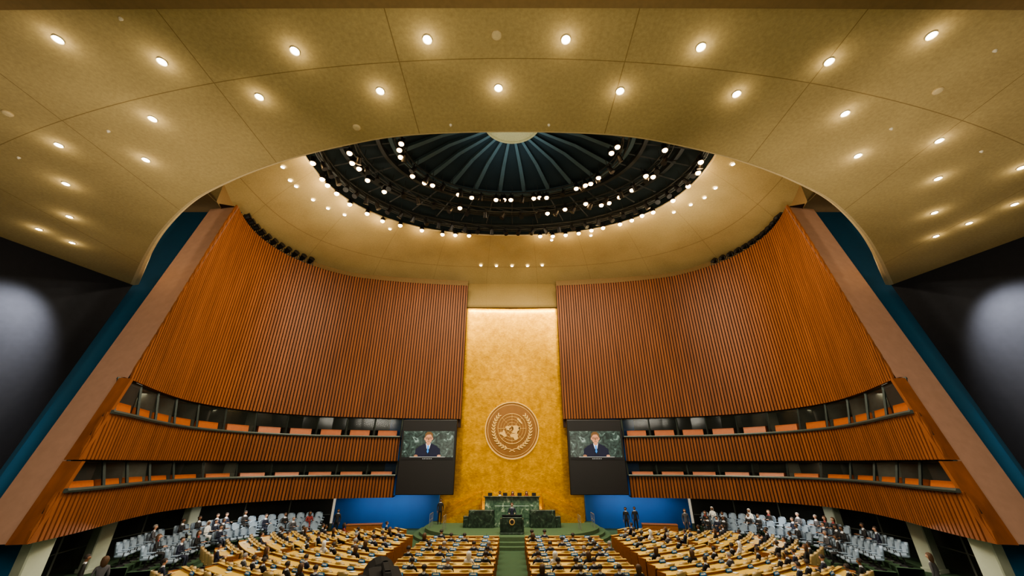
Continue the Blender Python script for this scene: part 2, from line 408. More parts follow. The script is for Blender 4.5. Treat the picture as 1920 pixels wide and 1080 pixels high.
# ------------------------------------------------------------------ upper ring ceiling and dome
def sup(cx, cy, a, bf, bn, n, N=96):
    out = []
    for i in range(N):
        t = 2*pi*i/N; c, s = math.cos(t), math.sin(t)
        x = cx+a*math.copysign(abs(c)**(2/n), c); y = cy+(bf if s > 0 else bn)*math.copysign(abs(s)**(2/n), s)
        out.append((x, y))
    return out
W = sup(0, 24.5, 22.5, 13.4, 13.6, 2.6); O = sup(-.15, 21, 14.75, 10.1, 7.5, 2.3)
rows = []
for k in range(7):
    t = k/6; rows.append([(W[i][0]*(1-t)+O[i][0]*t, W[i][1]*(1-t)+O[i][1]*t, 22.95+2.05*t+.3*math.sin(pi*t)) for i in range(96)])
g = Geo(); g.grid(rows, 0, True)
ringo = g.obj("ceiling_ring", [M_ring], kind="structure", smooth=True, label="sloping tan ceiling ring around the dome opening")
g = Geo()
for sg in (-1, 1):
    g.poly([(sg*20.5, 11, 22.97), (sg*32, 11, 22.97), (sg*32, 42, 22.97), (sg*22.3, 42, 22.97), (sg*22.4, 24, 22.97)])
g.obj("ceiling_upper", [M_lip], kind="structure", label="brown upper ceiling outside the dome ring")
I2 = sup(0, 21.6, 9.2, 6.3, 5.0, 2.); I3 = sup(0, 21.35, 2.2, 2.0, 2.0, 2.)
g = Geo(); g.grid([[(x, y, 25) for x, y in O], [(x, y, 25.7) for x, y in O], [(x, y, 27.6) for x, y in sup(0, 21.5, 12.5, 8.2, 6.5, 2.2)], [(x, y, 27.4) for x, y in I2]], 0, True)
g.grid([[(x, y, 27.4) for x, y in I2], [(x*.5+.5*u, y*.5+.5*v, 28.7) for (x, y), (u, v) in zip(I2, I3)], [(x, y, 29.25) for x, y in I3]], 0, True)
g.obj("ceiling_dome", [M_dome], kind="structure", smooth=True, label="dark blue-black dome interior")
tn = 980
g = Geo(); g.tube([(x, y, 25.0) for x, y in O], .08, 6, 0, True); g.obj("trim_902", [M_rim], kind="structure", label="cream edge ring of the dome opening")
for (a, bf, bn, z, m_) in ((9.0, 6.1, 4.9, 27.0, M_rib), (9.9, 6.7, 5.3, 26.8, M_truss), (12.7, 8.4, 6.2, 26.4, M_truss), (14.2, 9.5, 6.9, 25.6, M_truss)):
    p = sup(0, 21.3, a, bf, bn, 2.1); q = sup(0, 21.3, a+.3, bf+.3, bn+.3, 2.1)
    g = Geo(); g.grid([[(x, y, z) for x, y in q], [(x, y, z) for x, y in p], [(x, y, z+.35) for x, y in p]], 0, True)
    g.obj("trim_%d" % tn, [m_], kind="structure", label="dark oval catwalk ring inside the dome"); tn += 1
g = Geo(); g.poly([(x, y, 29.1) for x, y in I3]); g.tube([(x, y, 29.1) for x, y in I3], .12, 6, 0, True)
g.obj("ceiling_dome_disc", [M_ceil], kind="structure", label="tan round disc at the crown of the dome")
for i in range(24):
    t = 2*pi*(i+.5)/24; c, s = math.cos(t), math.sin(t)
    a = Vector((2.25*c, 21.35+2.05*s, 29.0)); b = Vector((8.8*c, 21.6+6.0*s if s > 0 else 21.6+4.7*s, 27.1)); m = a*.5+b*.5+Vector((0, 0, .35))
    d = (b-a).normalized(); u = d.cross(Vector((0, 0, 1))).normalized()*.15
    g = Geo(); g.grid([[a-u*.7, a+u*.7], [m-u, m+u], [b-u*1.3, b+u*1.3]]); g.grid([[a-u*.7, a-u*.7+Vector((0, 0, .3))], [m-u, m-u+Vector((0, 0, .3))], [b-u*1.3, b-u*1.3+Vector((0, 0, .3))]])
    g.obj("trim_%d" % (910+i), [M_rib], kind="structure", label="grey-blue radial rib of the dome")
for i in range(36):
    t = 2*pi*i/36; c, s = math.cos(t), math.sin(t)
    g = Geo(); a = (9.3*c, 21.6+(6.3 if s > 0 else 5)*s, 27.2); b = (14.1*c, 21+(9.5 if s > 0 else 7)*s, 25.9)
    g.tube([a, b], .07, 4); g.obj("trim_%d" % (940+i), [M_truss], kind="structure", label="thin dark strut of the dome drum")
def truss(a, bf, bn, cy, z, n=48):
    p = sup(0, cy, a, bf, bn, 2.1, n); g = Geo()
    for dz in (0, .45): g.tube([(x, y, z+dz) for x, y in p], .06, 5, 0, True)
    q = sup(0, cy, a+.4, bf+.4, bn+.4, 2.1, n); g.tube([(x, y, z+.1) for x, y in q], .05, 5, 0, True)
    for i in range(n):
        g.tube([(*p[i], z), (*p[(i+1) % n], z+.45)], .03, 4); g.tube([(*p[i], z+.45), (*p[i], z+1.2)], .025, 4)
        g.tube([(*p[i], z), (*q[i], z+.1)], .025, 4)
    g.obj("lighting_truss", [M_truss], label="black oval lighting truss hanging inside the dome", cat="lighting truss", group="dome lighting trusses")
truss(8.2, 5.6, 4.8, 21.2, 26.2); truss(11.3, 7.4, 5.8, 20.8, 25.6); truss(13.7, 9.2, 6.6, 20.9, 25.0)
g = Geo()
g.lathe([(.08, .40), (.16, .32), (.19, 0), (.24, -.10)], 10)
g.box((0, 0, .46), (.1, .1, .16)); g.box((-.23, 0, .2), (.025, .06, .34)); g.box((.23, 0, .2), (.025, .06, .34)); g.box((0, 0, .37), (.48, .06, .03))
so = g.obj("stage_spotlight", [M_blk], label="black stage spotlight with glowing warm lamp on truss", cat="spotlight", group="dome spotlights")
b = Geo(); b.lathe([(.02, -.27), (.1, -.25), (.175, -.17), (.195, -.07)], 12); sl = b.obj("lamp_lens", [M_bulb], so, smooth=True)
R1 = [(-8.0,20.4),(-8.3,21.0),(-8.4,21.7),(-8.0,23.8),(-7.2,24.6),(-6.6,24.9),(-4.6,26.1),(-3.5,26.5),(-1.4,26.8),(-0.7,26.8),(-0.1,26.8),(1.9,26.6),(2.4,26.5),(3.0,26.5),(5.4,25.3),(6.1,24.9),(6.5,24.7),(7.0,24.0),(7.4,21.3),(7.7,20.7)]
R2 = [(-11.8,20.8),(-12.0,21.8),(-11.7,22.4),(-11.5,23.7),(-10.6,25.1),(-4.6,27.3),(3.2,28.1),(4.7,27.5),(6.4,26.7),(7.8,26.9),(8.4,26.6),(9.1,25.8),(9.9,24.9),(10.5,23.2),(11.1,23.3),(11.0,20.5)]
R3 = [(-14.4,21.0),(-14.5,22.7),(-14.4,23.4),(-14.1,24.4),(-13.6,25.8),(-12.6,27.1),(-11.6,28.2),(-10.2,28.9),(-8.4,29.7),(-6.6,30.4),(-5.4,30.5),(-4.1,30.6),(2.7,30.7),(3.9,30.7),(5.1,30.5),(6.3,30.2),(7.4,29.7),(8.4,29.3),(9.8,28.7),(10.7,28.1),(11.4,27.4),(12.2,26.9),(13.3,25.3),(13.8,23.5),(13.9,22.0),(13.6,20.9)]
first = True
for Ls, z in ((R1, 26.0), (R2, 25.5), (R3, 24.75)):
    for x, y in Ls:
        if first: so.location = (x, y, z); first = False
        else: dup(so, [sl], (x, y, z), random.uniform(0, 6))
ud = Geo(); ud.lathe([(.08, .34), (.16, .2), (.2, -.25), (.22, -.3)], 10, 0, Matrix.Rotation(.5, 4, 'X')); ud.box((0, 0, .4), (.08, .08, .3)); ud.box((0, 0, .3), (.5, .06, .03))
uo = ud.obj("unlit_spotlight", [M_blk], label="unlit black theatre spotlight hanging from the truss", cat="spotlight", group="unlit dome spotlights")
first = True
for a, bf, cy, z, n in ((13.8, 9.2, 20.9, 24.8, 34), (11.3, 7.4, 20.8, 25.3, 22), (8.2, 5.6, 21.2, 26.0, 14)):
    for i in range(n):
        t = pi*(i+.5)/n; x, y = a*math.cos(t)**1, cy+bf*math.sin(t)
        if first: uo.location = (x, y, z); first = False
        else: dup(uo, [], (x, y, z-.1), random.uniform(0, 6))

# ------------------------------------------------------------------ downlights
def down_template(r):
    g = Geo(); g.lathe([(r, 0), (r*1.22, -.02), (r*1.26, 0), (r*1.25, .03)], 20, 0, cap=False)
    o = g.obj("recessed_downlight", [M_trimring], label="round recessed ceiling downlight with bright warm glow", cat="downlight", group="ceiling downlights")
    b = Geo(); b.lathe([(.01, -.03), (r*.7, -.025), (r, 0)], 20, 0); l = b.obj("lamp_lens", [M_down], o, smooth=True)
    return o, l
NEAR = [(-11.8,6.2),(-9.6,6.8),(-5.8,6.5),(-2.2,6.2),(1.4,6.2),(5.0,6.4),(8.7,6.8),(10.8,6.1),(-7.6,7.9),(-3.9,7.7),(-0.4,7.6),(3.2,7.7),(6.7,7.8),(10.5,8.5),(-11.5,8.7),(-15.7,9.8),(-13.3,10.5),(-17.6,11.8),(-19.8,14.0),(-22.3,15.0),(-22.0,16.2),(14.6,9.6),(12.4,10.3),(16.5,11.5),(18.6,13.7),(21.4,13.1),(21.0,14.5),(20.6,15.6),(19.0,10.9)]
o, l = down_template(.10)
for i, (x, y) in enumerate(NEAR):
    if i == 0: o.location = (x, y, 14.98)
    else: dup(o, [l], (x, y, 14.98))
R4 = [(-16.8,21.4),(-17.0,22.8),(-16.9,23.5),(-16.4,25.2),(-15.7,26.4),(-14.7,27.4),(-11.4,29.7),(3.9,31.7),(7.6,30.9),(14.1,27.1),(15.1,26.0),(15.8,25.0),(16.1,23.8),(16.1,21.2),(-3.3,35.3),(-1.65,35.4),(0,35.4),(1.65,35.4),(3.2,35.3)]
deps = bpy.context.evaluated_depsgraph_get(); deps.update()
for x, y in R4:
    ok, hit, nrm, _ = ringo.ray_cast(Vector((x, y, 15)), Vector((0, 0, 1)))
    z = hit.z if ok else 23
    c = dup(o, [l], (x, y, z-.06), scale=1.2); c["label"] = "small recessed downlight in the sloping ring ceiling"; c["group"] = "ring ceiling downlights"
g = Geo(); g.lathe([(.13, 0), (.13, -.03), (.10, -.06), (.05, -.07)], 18)
so2 = g.obj("ceiling_speaker", [M_rim], label="small round pale ceiling speaker flush with plaster", cat="ceiling speaker", group="ceiling speakers")
for i, (x, y) in enumerate([(-0.4,6.1),(12.6,7.7),(-15.9,8.5),(-5.1,9.05)]):
    if i == 0: so2.location = (x, y, 15)
    else: dup(so2, [], (x, y, 15))
g = Geo(); g.lathe([(.05, 0), (.05, -.02), (.02, -.07)], 10)
so3 = g.obj("ceiling_sprinkler", [M_trimring], label="tiny pale sprinkler head on the plaster ceiling", cat="sprinkler", group="ceiling sprinklers")
for i, (x, y) in enumerate([(-9.7,5.7),(-17.8,10.4),(12.9,6.5),(16.6,10.1),(-2.0,8.95),(1.2,8.95),(-13.4,9.2),(12.5,9.1)]):
    if i == 0: so3.location = (x, y, 15)
    else: dup(so3, [], (x, y, 15))

# ------------------------------------------------------------------ emblem
M_emb = mat("emblem_bronze", (.25, .115, .03), .55, metal=.35, noise=.15, scale=2)
M_embl = mat("emblem_pale_gold", (.74, .47, .16), .45, metal=.3, noise=.05)
root = bpy.data.objects.new("emblem_medallion", None); COL.objects.link(root); root.location = (0, 37.09, 7.72); root["label"] = "round bronze world-map emblem with olive wreath on gold wall"; root["category"] = "emblem"
def ell(g, cx, cz, a, b, ang, y, n=8, mi=0):
    g.poly([(cx+a*math.cos(t)*math.cos(ang)-b*math.sin(t)*math.sin(ang), y, cz+a*math.cos(t)*math.sin(ang)+b*math.sin(t)*math.cos(ang)) for t in [2*pi*k/n for k in range(n)]], mi)
RX = Matrix.Rotation(pi/2, 4, 'X')
g = Geo(); g.lathe([(2.48, 0), (2.48, .1), (2.40, .12), (2.36, .1)], 64, 0, RX); g.obj("disc", [M_emb], root)
g = Geo(); g.lathe([(2.38, .1), (2.40, .15), (2.49, .15), (2.5, .0)], 64, 0, RX, cap=False); g.obj("rim_ring", [M_embl], root)
g = Geo(); g.lathe([(2.20, .1), (2.205, .12), (2.235, .12), (2.24, .1)], 64, 0, RX, cap=False); g.obj("inner_ring", [M_embl], root)
gr = 1.30; cz0 = .12
g = Geo()
for k in range(1, 6):
    r = gr*k/5; g.tube([(r*math.cos(2*pi*j/48), -.115, cz0+r*math.sin(2*pi*j/48)) for j in range(48)], .018 if k < 5 else .03, 4, 0, True)
for k in range(8):
    t = k*pi/4; g.tube([(gr*.2*math.cos(t), -.115, cz0+gr*.2*math.sin(t)), (gr*math.cos(t), -.115, cz0+gr*math.sin(t))], .016, 4)
g.obj("globe_grid", [M_embl], root)
conts = [[(70,-165),(71,-130),(68,-95),(60,-95),(58,-78),(62,-70),(52,-56),(45,-65),(30,-81),(25,-80),(30,-90),(20,-97),(16,-88),(8,-80),(18,-105),(32,-117),(48,-125),(58,-140),(60,-165)],
 [(10,-75),(5,-52),(-6,-35),(-23,-42),(-40,-62),(-54,-68),(-45,-75),(-18,-71),(-5,-81)], [(82,-30),(75,-20),(60,-44),(76,-68)],
 [(71,25),(70,60),(76,100),(72,140),(68,180),(60,163),(52,140),(40,128),(30,121),(21,108),(10,105),(1,103),(15,97),(22,90),(8,78),(22,70),(25,60),(13,45),(28,34),(36,36),(37,27),(40,20),(45,13),(38,15),(44,8),(37,-5),(43,-9),(48,-3),(54,9),(58,6)],
 [(35,-5),(37,10),(31,32),(12,43),(11,51),(-5,39),(-25,34),(-34,20),(-17,12),(4,8),(5,-8),(14,-17),(28,-12)], [(-12,132),(-17,140),(-11,142),(-25,153),(-38,147),(-32,130),(-34,115),(-22,114)]]
bm = bmesh.new()
for c in conts:
    vs = [bm.verts.new((gr*(90-la)/150*math.sin(math.radians(lo)), -.14, cz0-gr*(90-la)/150*math.cos(math.radians(lo)))) for la, lo in c]
    bm.faces.new(vs)
bmesh.ops.triangulate(bm, faces=bm.faces[:])
me = bpy.data.meshes.new("continents"); bm.to_mesh(me); bm.free(); me.materials.append(M_embl); place("continents", me, root)
for sg in (-1, 1):
    g = Geo(); R = 1.70; pth = []
    for k in range(15):
        t = -pi/2+sg*(.12+k*.155); cx, cz = R*math.cos(t), cz0+R*math.sin(t)-.05; pth.append((cx, -.12, cz))
        tang = t+sg*pi/2
        if k > 0:
            for d in (-1, 1):
                a = tang+d*.6; g_ = .15; ell(g, cx+g_*math.cos(a), cz+g_*math.sin(a), .17, .055, a, -.14)
    g.tube(pth, .025, 4); g.tube([pth[0], (-sg*.25, -.12, pth[0][2]-.22)], .03, 4)
    g.obj("olive_branch", [M_embl], root)

# ------------------------------------------------------------------ stage
def half_ell(a, b, cy, n=40): return [(a*math.cos(pi+pi*i/n), cy+b*math.sin(pi+pi*i/n)) for i in range(n+1)]
def slab(name, pts, z0, z1, mats, label, **k):
    g = Geo(); g.grid([[(x, y, z0) for x, y in pts], [(x, y, z1) for x, y in pts]], 1, True); g.poly([(x, y, z1) for x, y in pts], 0)
    return g.obj(name, mats, label=label, **k)
M_edge = mat("pale_green_step_edge", (.09, .14, .07), .7)
slab("stage_platform", half_ell(6.6, 5.0, 34)+[(6.6, 36.5), (-6.6, 36.5)], .36, .6, [M_stage, M_edge], "curved green carpeted stage platform under the rostrum", cat="stage")
slab("stage_step", half_ell(7.0, 5.4, 34)+[(7.0, 36.5), (-7.0, 36.5)], .18, .36, [M_stage, M_edge], "curved green carpeted stage step", cat="step", group="stage steps")
slab("stage_step", half_ell(7.4, 5.8, 34)+[(7.4, 36.4), (-7.4, 36.4)], 0, .18, [M_stage, M_edge], "curved green carpeted lowest stage step", cat="step", group="stage steps")
def rbox(name, c, d, m, parent=None, bev=.03, **k):
    g = Geo(); g.box((0, 0, d[2]/2), d, bev=bev); return g.obj(name, [m], parent, loc=c, **k)
r = bpy.data.objects.new("rostrum", None); COL.objects.link(r); r.location = (0, 33.9, .6); r["label"] = "stepped green and black marble rostrum on the stage"; r["category"] = "rostrum"
rbox("upper_bench", (0, .55, 0), (4.3, .4, 1.90), M_marble, r); rbox("upper_platform", (0, 1.5, 0), (4.6, 1.5, .9), M_stage, r)
rbox("bench_top", (0, .5, 1.90), (4.5, .6, .06), M_dmarble, r, bev=.01)
rbox("lower_bench", (-2.3, -.9, 0), (1.9, .5, 1.15), M_dmarble, r); rbox("lower_bench", (2.3, -.9, 0), (1.9, .5, 1.15), M_dmarble, r)
rbox("centre_screen", (0, -.6, 0), (2.7, .3, 1.40), M_marble, r)
rbox("bench_side", (-3.4, -.3, 0), (.5, 1.5, .75), M_dmarble, r); rbox("bench_side", (3.4, -.3, 0), (.5, 1.5, .75), M_dmarble, r)
for x in (-1.75, -.55, .6, 1.75):
    g = Geo(); g.box((0, 0, .12), (.34, .04, .22)); g.box((0, 0, .01), (.2, .14, .02)); g.obj("monitor", [M_blk], r, loc=(x, .4, 1.97))
g = Geo(); g.box((0, 0, .5), (1.35, .7, 1.0), bev=.04); g.box((0, -.05, .05), (1.6, .9, .1), bev=.02); g.box((-.74, 0, .45), (.16, .55, .9), bev=.02); g.box((.74, 0, .45), (.16, .55, .9), bev=.02)
lec = g.obj("lectern", [M_dmarble], label="black marble speaker lectern with small round gold emblem", cat="lectern", loc=(0, 30.4, .6))
g = Geo(); g.box((0, 0, 0), (1.4, .6, .05), M=Matrix.Rotation(-.2, 4, 'X')); g.obj("sloped_top", [M_blk], lec, loc=(0, 0, 1.05))
g = Geo(); g.lathe([(.19, 0), (.19, .02), (.15, .03)], 24, 0, RX); g.lathe([(.13, .032), (.12, .035)], 24, 1, RX)
for k in range(12):
    for sg in (-1, 1): ell(g, sg*.16*math.sin(k*.22+.2), -.16*math.cos(k*.22+.2), .03, .012, k, -.04, 6, 0)
g.obj("gold_emblem", [M_embl, M_blk], lec, loc=(0, -.36, .72))
g = Geo()
for x in (-.12, .12): g.tube([(x, .1, 0), (x, -.02, .28), (x*.5, .12, .42)], .015, 5); g.box((x*.5, .13, .43), (.05, .07, .05))
g.obj("microphone", [M_blk], lec, loc=(0, 0, 1.08))
for sg in (-1, 1):
    g = Geo()
    for k in range(3):
        x0, x1 = sg*(6.0-.1*k), sg*(2.5+.1*k); y = 36.2-.4*k; zz = .32*k
        g.grid([[(x0, y, .6), (x1, y, .6), (x1, y+.16, .6), (x0, y+.16, .6)], [(x0, y, 1.25-zz), (x1, y, 2.75-zz*1.3), (x1, y+.16, 2.75-zz*1.3), (x0, y+.16, 1.25-zz)]], 0, True)
        g.poly([(x0, y, 1.25-zz), (x1, y, 2.75-zz*1.3), (x1, y+.16, 2.75-zz*1.3), (x0, y+.16, 1.25-zz)])
    g.obj("stair_parapet", [M_gold, M_embl], label="gold sloping stair parapet rising to the rostrum", cat="stair parapet", group="gold stair parapets")
    g = Geo()
    for k in range(3): g.tube([(0, -k*.6, 0), (0, -k*.6, .9)], .02, 6)
    g.tube([(0, 0, .9), (0, -1.2, .9)], .025, 6); g.tube([(0, 0, .5), (0, -1.2, .5)], .015, 6)
    hr = g.obj("handrail", [M_steel], label="brushed steel handrail beside the stage steps", cat="handrail", group="stage handrails", loc=(sg*4.9, 32.6, .6))
    dup(hr, [], (sg*6.1, 33.8, .6))

# ------------------------------------------------------------------ screens
S_bg = marble_mat("screen_marble_picture", (.010, .018, .016), (.04, .068, .06), (.17, .24, .22), 2.2, emit=.8)
def sm(n, c, s=.8): return mat(n, c, .6, noise=.05, emit=s, emcol=c)
S = [S_bg, sm("s_suit", (.006, .008, .025)), sm("s_skin", (.46, .22, .13)), sm("s_hair", (.12, .06, .02)), sm("s_shirt", (.7, .72, .78)), sm("s_tie", (.02, .22, .7)), sm("s_dark", (.005, .005, .006)), sm("s_light", (.5, .52, .5))]
for sg in (-1, 1):
    root = bpy.data.objects.new("projection_screen", None); COL.objects.link(root); root.location = (sg*7.15, 34.9, 2.6)
    root["label"] = "tall black screen panel showing a speaker in navy suit"; root["category"] = "screen"; root["group"] = "wall screens"
    g = Geo(); g.box((0, .15, 2.9), (4.75, .3, 5.8), bev=.04); g.obj("black_panel", [M_blk], root)
    for bx in (-1.2, 1.2):
        g = Geo(); g.box((bx, .62, 5.5), (.16, .7, .12)); g.box((bx, .62, 4.9), (.10, .7, .08)); g.box((bx, .34, 5.2), (.3, .06, .9)); g.obj("mounting_bracket", [M_blk], root)
    g = Geo(); fs = [1, 1]
    def lay(pts, mi, y): g.poly([(x*fs[0], -y, 3.72+((z+.95)*fs[1]-.95)*1.04) for x, z in pts], mi)
    def el(cx, cz, a, b, mi, y, n=20): lay([(cx+a*math.cos(2*pi*k/n), cz+b*math.sin(2*pi*k/n)) for k in range(n)], mi, y)
    lay([(-2.18, -1.05), (2.18, -1.05), (2.18, 1.1), (-2.18, 1.1)], 0, .01)
    fs = [1.3, 1.1]
    lay([(-.86, -.95), (-.80, -.35), (-.55, -.12), (-.2, .05), (.2, .05), (.55, -.12), (.80, -.35), (.86, -.95)], 1, .014)
    lay([(-.16, .05), (.16, .05), (.08, -.3), (0, -.6), (-.08, -.3)], 4, .018); lay([(-.05, 0), (.05, 0), (.07, -.5), (0, -.62), (-.07, -.5)], 5, .022)
    lay([(-.13, .25), (.13, .25), (.12, -.02), (0, -.1), (-.12, -.02)], 2, .024)
    el(0, .48, .27, .38, 3, .026); el(0, .38, .23, .34, 2, .03); el(-.25, .38, .04, .09, 2, .03); el(.25, .38, .04, .09, 2, .03)
    lay([(-.22, .55), (-.1, .66), (.12, .68), (.23, .55), (.26, .7), (.12, .86), (-.12, .86), (-.26, .7)], 3, .033)
    for x in (-.11, .11): el(x, .42, .095, .075, 6, .034, 12); el(x, .42, .068, .048, 2, .036, 12); el(x, .42, .025, .02, 6, .038, 8)
    lay([(-.02, .4), (.02, .4), (.04, .27), (-.04, .27)], 3, .035); el(0, .18, .09, .018, 3, .035, 10)
    el(-.75, -.8, .12, .08, 2, .03); el(.75, -.8, .12, .08, 2, .03)
    for k in range(4): lay([(-.84+k*.05, -.74), (-.81+k*.05, -.74), (-.8+k*.05, -.86), (-.83+k*.05, -.86)], 3, .032)
    fs = [1, 1]
    lay([(-1.5, -.85), (1.5, -.85), (1.5, -.875), (-1.5, -.875)], 7, .04); lay([(-2.18, -.88), (2.18, -.88), (2.18, -1.05), (-2.18, -1.05)], 6, .036)
    for x in (-.14, .14): lay([(x-.015, -.85), (x+.015, -.85), (x*.6+.01, -.35), (x*.6-.01, -.35)], 6, .042); el(x*.6, -.32, .04, .05, 6, .044, 10)
    for x in range(6): el(-.35+x*.14, -1.0, .045, .022, 7, .044, 8)
    g.obj("screen_image", S, root)

# ------------------------------------------------------------------ chairs and desks
def chair_mesh():
    g = Geo(); rows = []
    for z, w, y in ((.42, .22, -.20), (.55, .27, -.22), (.75, .29, -.26), (.9, .26, -.29), (.97, .16, -.3)):
        rows.append([Vector((w*math.sin(t), y+.14*(1-math.cos(t)), z)) for t in [(-1.35+2.7*k/8) for k in range(9)]])
    bk = [[p+Vector((0, -.07, 0)) for p in r] for r in rows]
    g.grid(rows); g.grid(bk); g.grid([rows[-1], bk[-1]]); g.grid([[r[0] for r in rows], [r[0] for r in bk]]); g.grid([[r[-1] for r in rows], [r[-1] for r in bk]])
    g.box((0, 0, .44), (.5, .46, .11), bev=.04)
    for sg in (-1, 1): g.box((sg*.28, -.02, .6), (.05, .34, .05), bev=.015); g.box((sg*.28, .12, .5), (.035, .035, .18), 1)
    g.lathe([(.04, .1), (.035, .4)], 8, 1); g.lathe([(.24, .0), (.23, .03), (.05, .08)], 12, 1)
    return g
CG = chair_mesh()
chair = CG.obj("delegate_chair", [M_beige, M_blk], label="tan leather delegate armchair behind a desk row", cat="chair", group="delegate chairs")
g = Geo(); g.box((0, 0, .07), (.34, .015, .13), 0, Matrix.Rotation(-.3, 4, 'X')); g.box((0, -.012, .075), (.24, .006, .05), 1, Matrix.Rotation(-.3, 4, 'X')); g.box((0, .02, .008), (.34, .1, .015), 2)
plac = g.obj("name_placard", [M_placard, M_paper, M_blk], label="small blue country name placard standing on desk", cat="name placard", group="desk placards")
seatpos = []; puse = [False]
def putchair(x, y, a): seatpos.append((x, y, a))
def putplac(x, y, a):
    if not puse[0]: plac.location = (x, y, .79); plac.rotation_euler = (0, 0, a); puse[0] = True
    else: dup(plac, [], (x, y, .79), a)
def desk_row(path, ang):
    g = Geo(); n = len(path)
    def off(i, d):
        a = ang[i]; return (path[i][0]-math.sin(a)*d, path[i][1]+math.cos(a)*d)
    def sec(prof, mi):
        rows = [[(*off(i, d), z) for i in range(n)] for d, z in prof]
        g.grid(rows+[rows[0]], mi)
        for e in (0, -1): g.poly([r_[e] for r_ in rows], 1)
    sec([(-.27, .73), (.22, .79), (.22, .75), (-.27, .69)], 0)
    sec([(.22, .88), (.27, .88), (.27, 0), (.22, 0)], 1)
    sec([(.16, .89), (.32, .89), (.32, .87), (.16, .87)], 0)
    for i in (0, n-1):
        a = ang[i]; M_ = Matrix.Translation((path[i][0], path[i][1], 0)) @ Matrix.Rotation(a, 4, 'Z')
        g.box((0, 0, .4), (.06, .52, .8), 1, M_)
    for i in range(1, n-1, 2):
        a = off(i, .12); b = off(i, .0); g.tube([(*a, .78), (*a, .95), (*b, 1.04)], .009, 4, 2)
        M_ = Matrix.Translation((path[i][0], path[i][1], 0)) @ Matrix.Rotation(ang[i], 4, 'Z'); g.box((.22, .02, .775), (.21, .22, .008), 3, M_)
    g.obj("delegate_desk", [M_desk, M_deskside, M_blk, M_paper], label="long yellow oak delegate desk with brown front and microphones", cat="desk", group="delegate desks")
for k in range(8):
    y = 27.3-1.22*k
    for sg in (-1, 1):
        xs = [sg*(.8+.76*i) for i in range(7)]
        desk_row([(x, y) for x in xs], [0]*7)
        for i in range(6): putchair(xs[i]+sg*.39, y-.60, random.uniform(-.12, .12))
        for i in range(3): putplac(xs[i*2]+sg*.78, y+.1, 0)
CX, CY = 0, 38.0
def on(R, t): return (CX+R*math.sin(t), CY-R*math.cos(t))
for sg in (-1, 1):
    for k in range(13):
        R = 11.0+1.22*k
        for blk in (0, 1):
            if blk == 0: t0 = max(math.asin(min(1, 6.3/R)), math.radians(18)); t1 = math.radians(39.5)
            else: t0 = math.radians(41.5); t1 = math.radians(66)
            if blk == 0 and k < 1: continue
            dt = .76/R; ts = []; t = t0
            while t <= t1+.001:
                x, y = on(R, t)
                if y > 18.4 and ((walldist(x, y) > 4.6) or (y < 20.3 and walldist(x, y) > 1.7)): ts.append(t)
                t += dt
            if len(ts) < 3: continue
            desk_row([(sg*on(R, t)[0], on(R, t)[1]) for t in ts], [sg*t for t in ts])
            for i in range(len(ts)-1):
                tm = (ts[i]+ts[i+1])/2; x, y = on(R+.60, tm)
                putchair(sg*x, y, sg*tm+random.uniform(-.12, .12))
            for i in range(1, len(ts)-1, 2):
                x, y = on(R-.1, ts[i]); putplac(sg*x, y, sg*ts[i])
seatpos.sort(key=lambda p: p[0]**2+p[1]**2)
NS = len(seatpos)
for i, (x, y, a) in enumerate(seatpos[:295]):
    if i == 0: chair.location = (x, y, 0); chair.rotation_euler = (0, 0, a)
    else: dup(chair, [], (x, y, 0), a)
if NS > 295:
    g = Geo()
    for x, y, a in seatpos[295:]: g.add(CG, Matrix.Translation((x, y, 0)) @ Matrix.Rotation(a, 4, 'Z'))
    g.obj("delegate_chair", [M_beige, M_blk], label="far rows of tan leather delegate armchairs", cat="chair", kind="stuff", group="delegate chairs")

bchair = chair_mesh().obj("audience_seat", [M_seatblue, M_blk], label="pale blue upholstered audience seat on raised platform", cat="chair", group="audience seats")
bfirst = True; aud = []
for sg in (-1, 1):
    for k, (o_, z) in enumerate(((1.25, .6), (2.25, .4), (3.25, .2))):
        sa = s_at_y(20.9); sb = s_at_x(-15.0)
        g = Geo()
        g.grid(strip(sg, sa-.4, sb+.4, o_-.48, z, o_+.48, z, 40)); g.grid(strip(sg, sa-.4, sb+.4, o_+.48, 0, o_+.48, z, 40)); g.grid(strip(sg, sa-.4, sb+.4, o_-.48, 0, o_-.48, z, 40))
        g.obj("seating_riser", [M_carpet], label="low green carpeted riser carrying a curved seat row", cat="riser", group="audience risers")
        n = int((sb-sa)/(.69+.05*k))
        for i in range(n+1):
            if i in (7, 14): continue
            s = sa+(sb-sa)*i/n; c = C(s, o_)
            c2 = C(s, o_+1); dx, dy = c2[0]-c[0], c2[1]-c[1]
            px, py = sg*-c[0], c[1]; ra = math.atan2(px, (33-py)); fx_ = sg*-dx; na = math.atan2(-fx_, dy)
            ra = math.atan2(math.sin(ra)+1.3*math.sin(na), math.cos(ra)+1.3*math.cos(na))
            if bfirst: bchair.location = (px, py, z); bchair.rotation_euler = (0, 0, ra); bfirst = False
            else: dup(bchair, [], (px, py, z), ra)
            aud.append((px, py, z, ra))

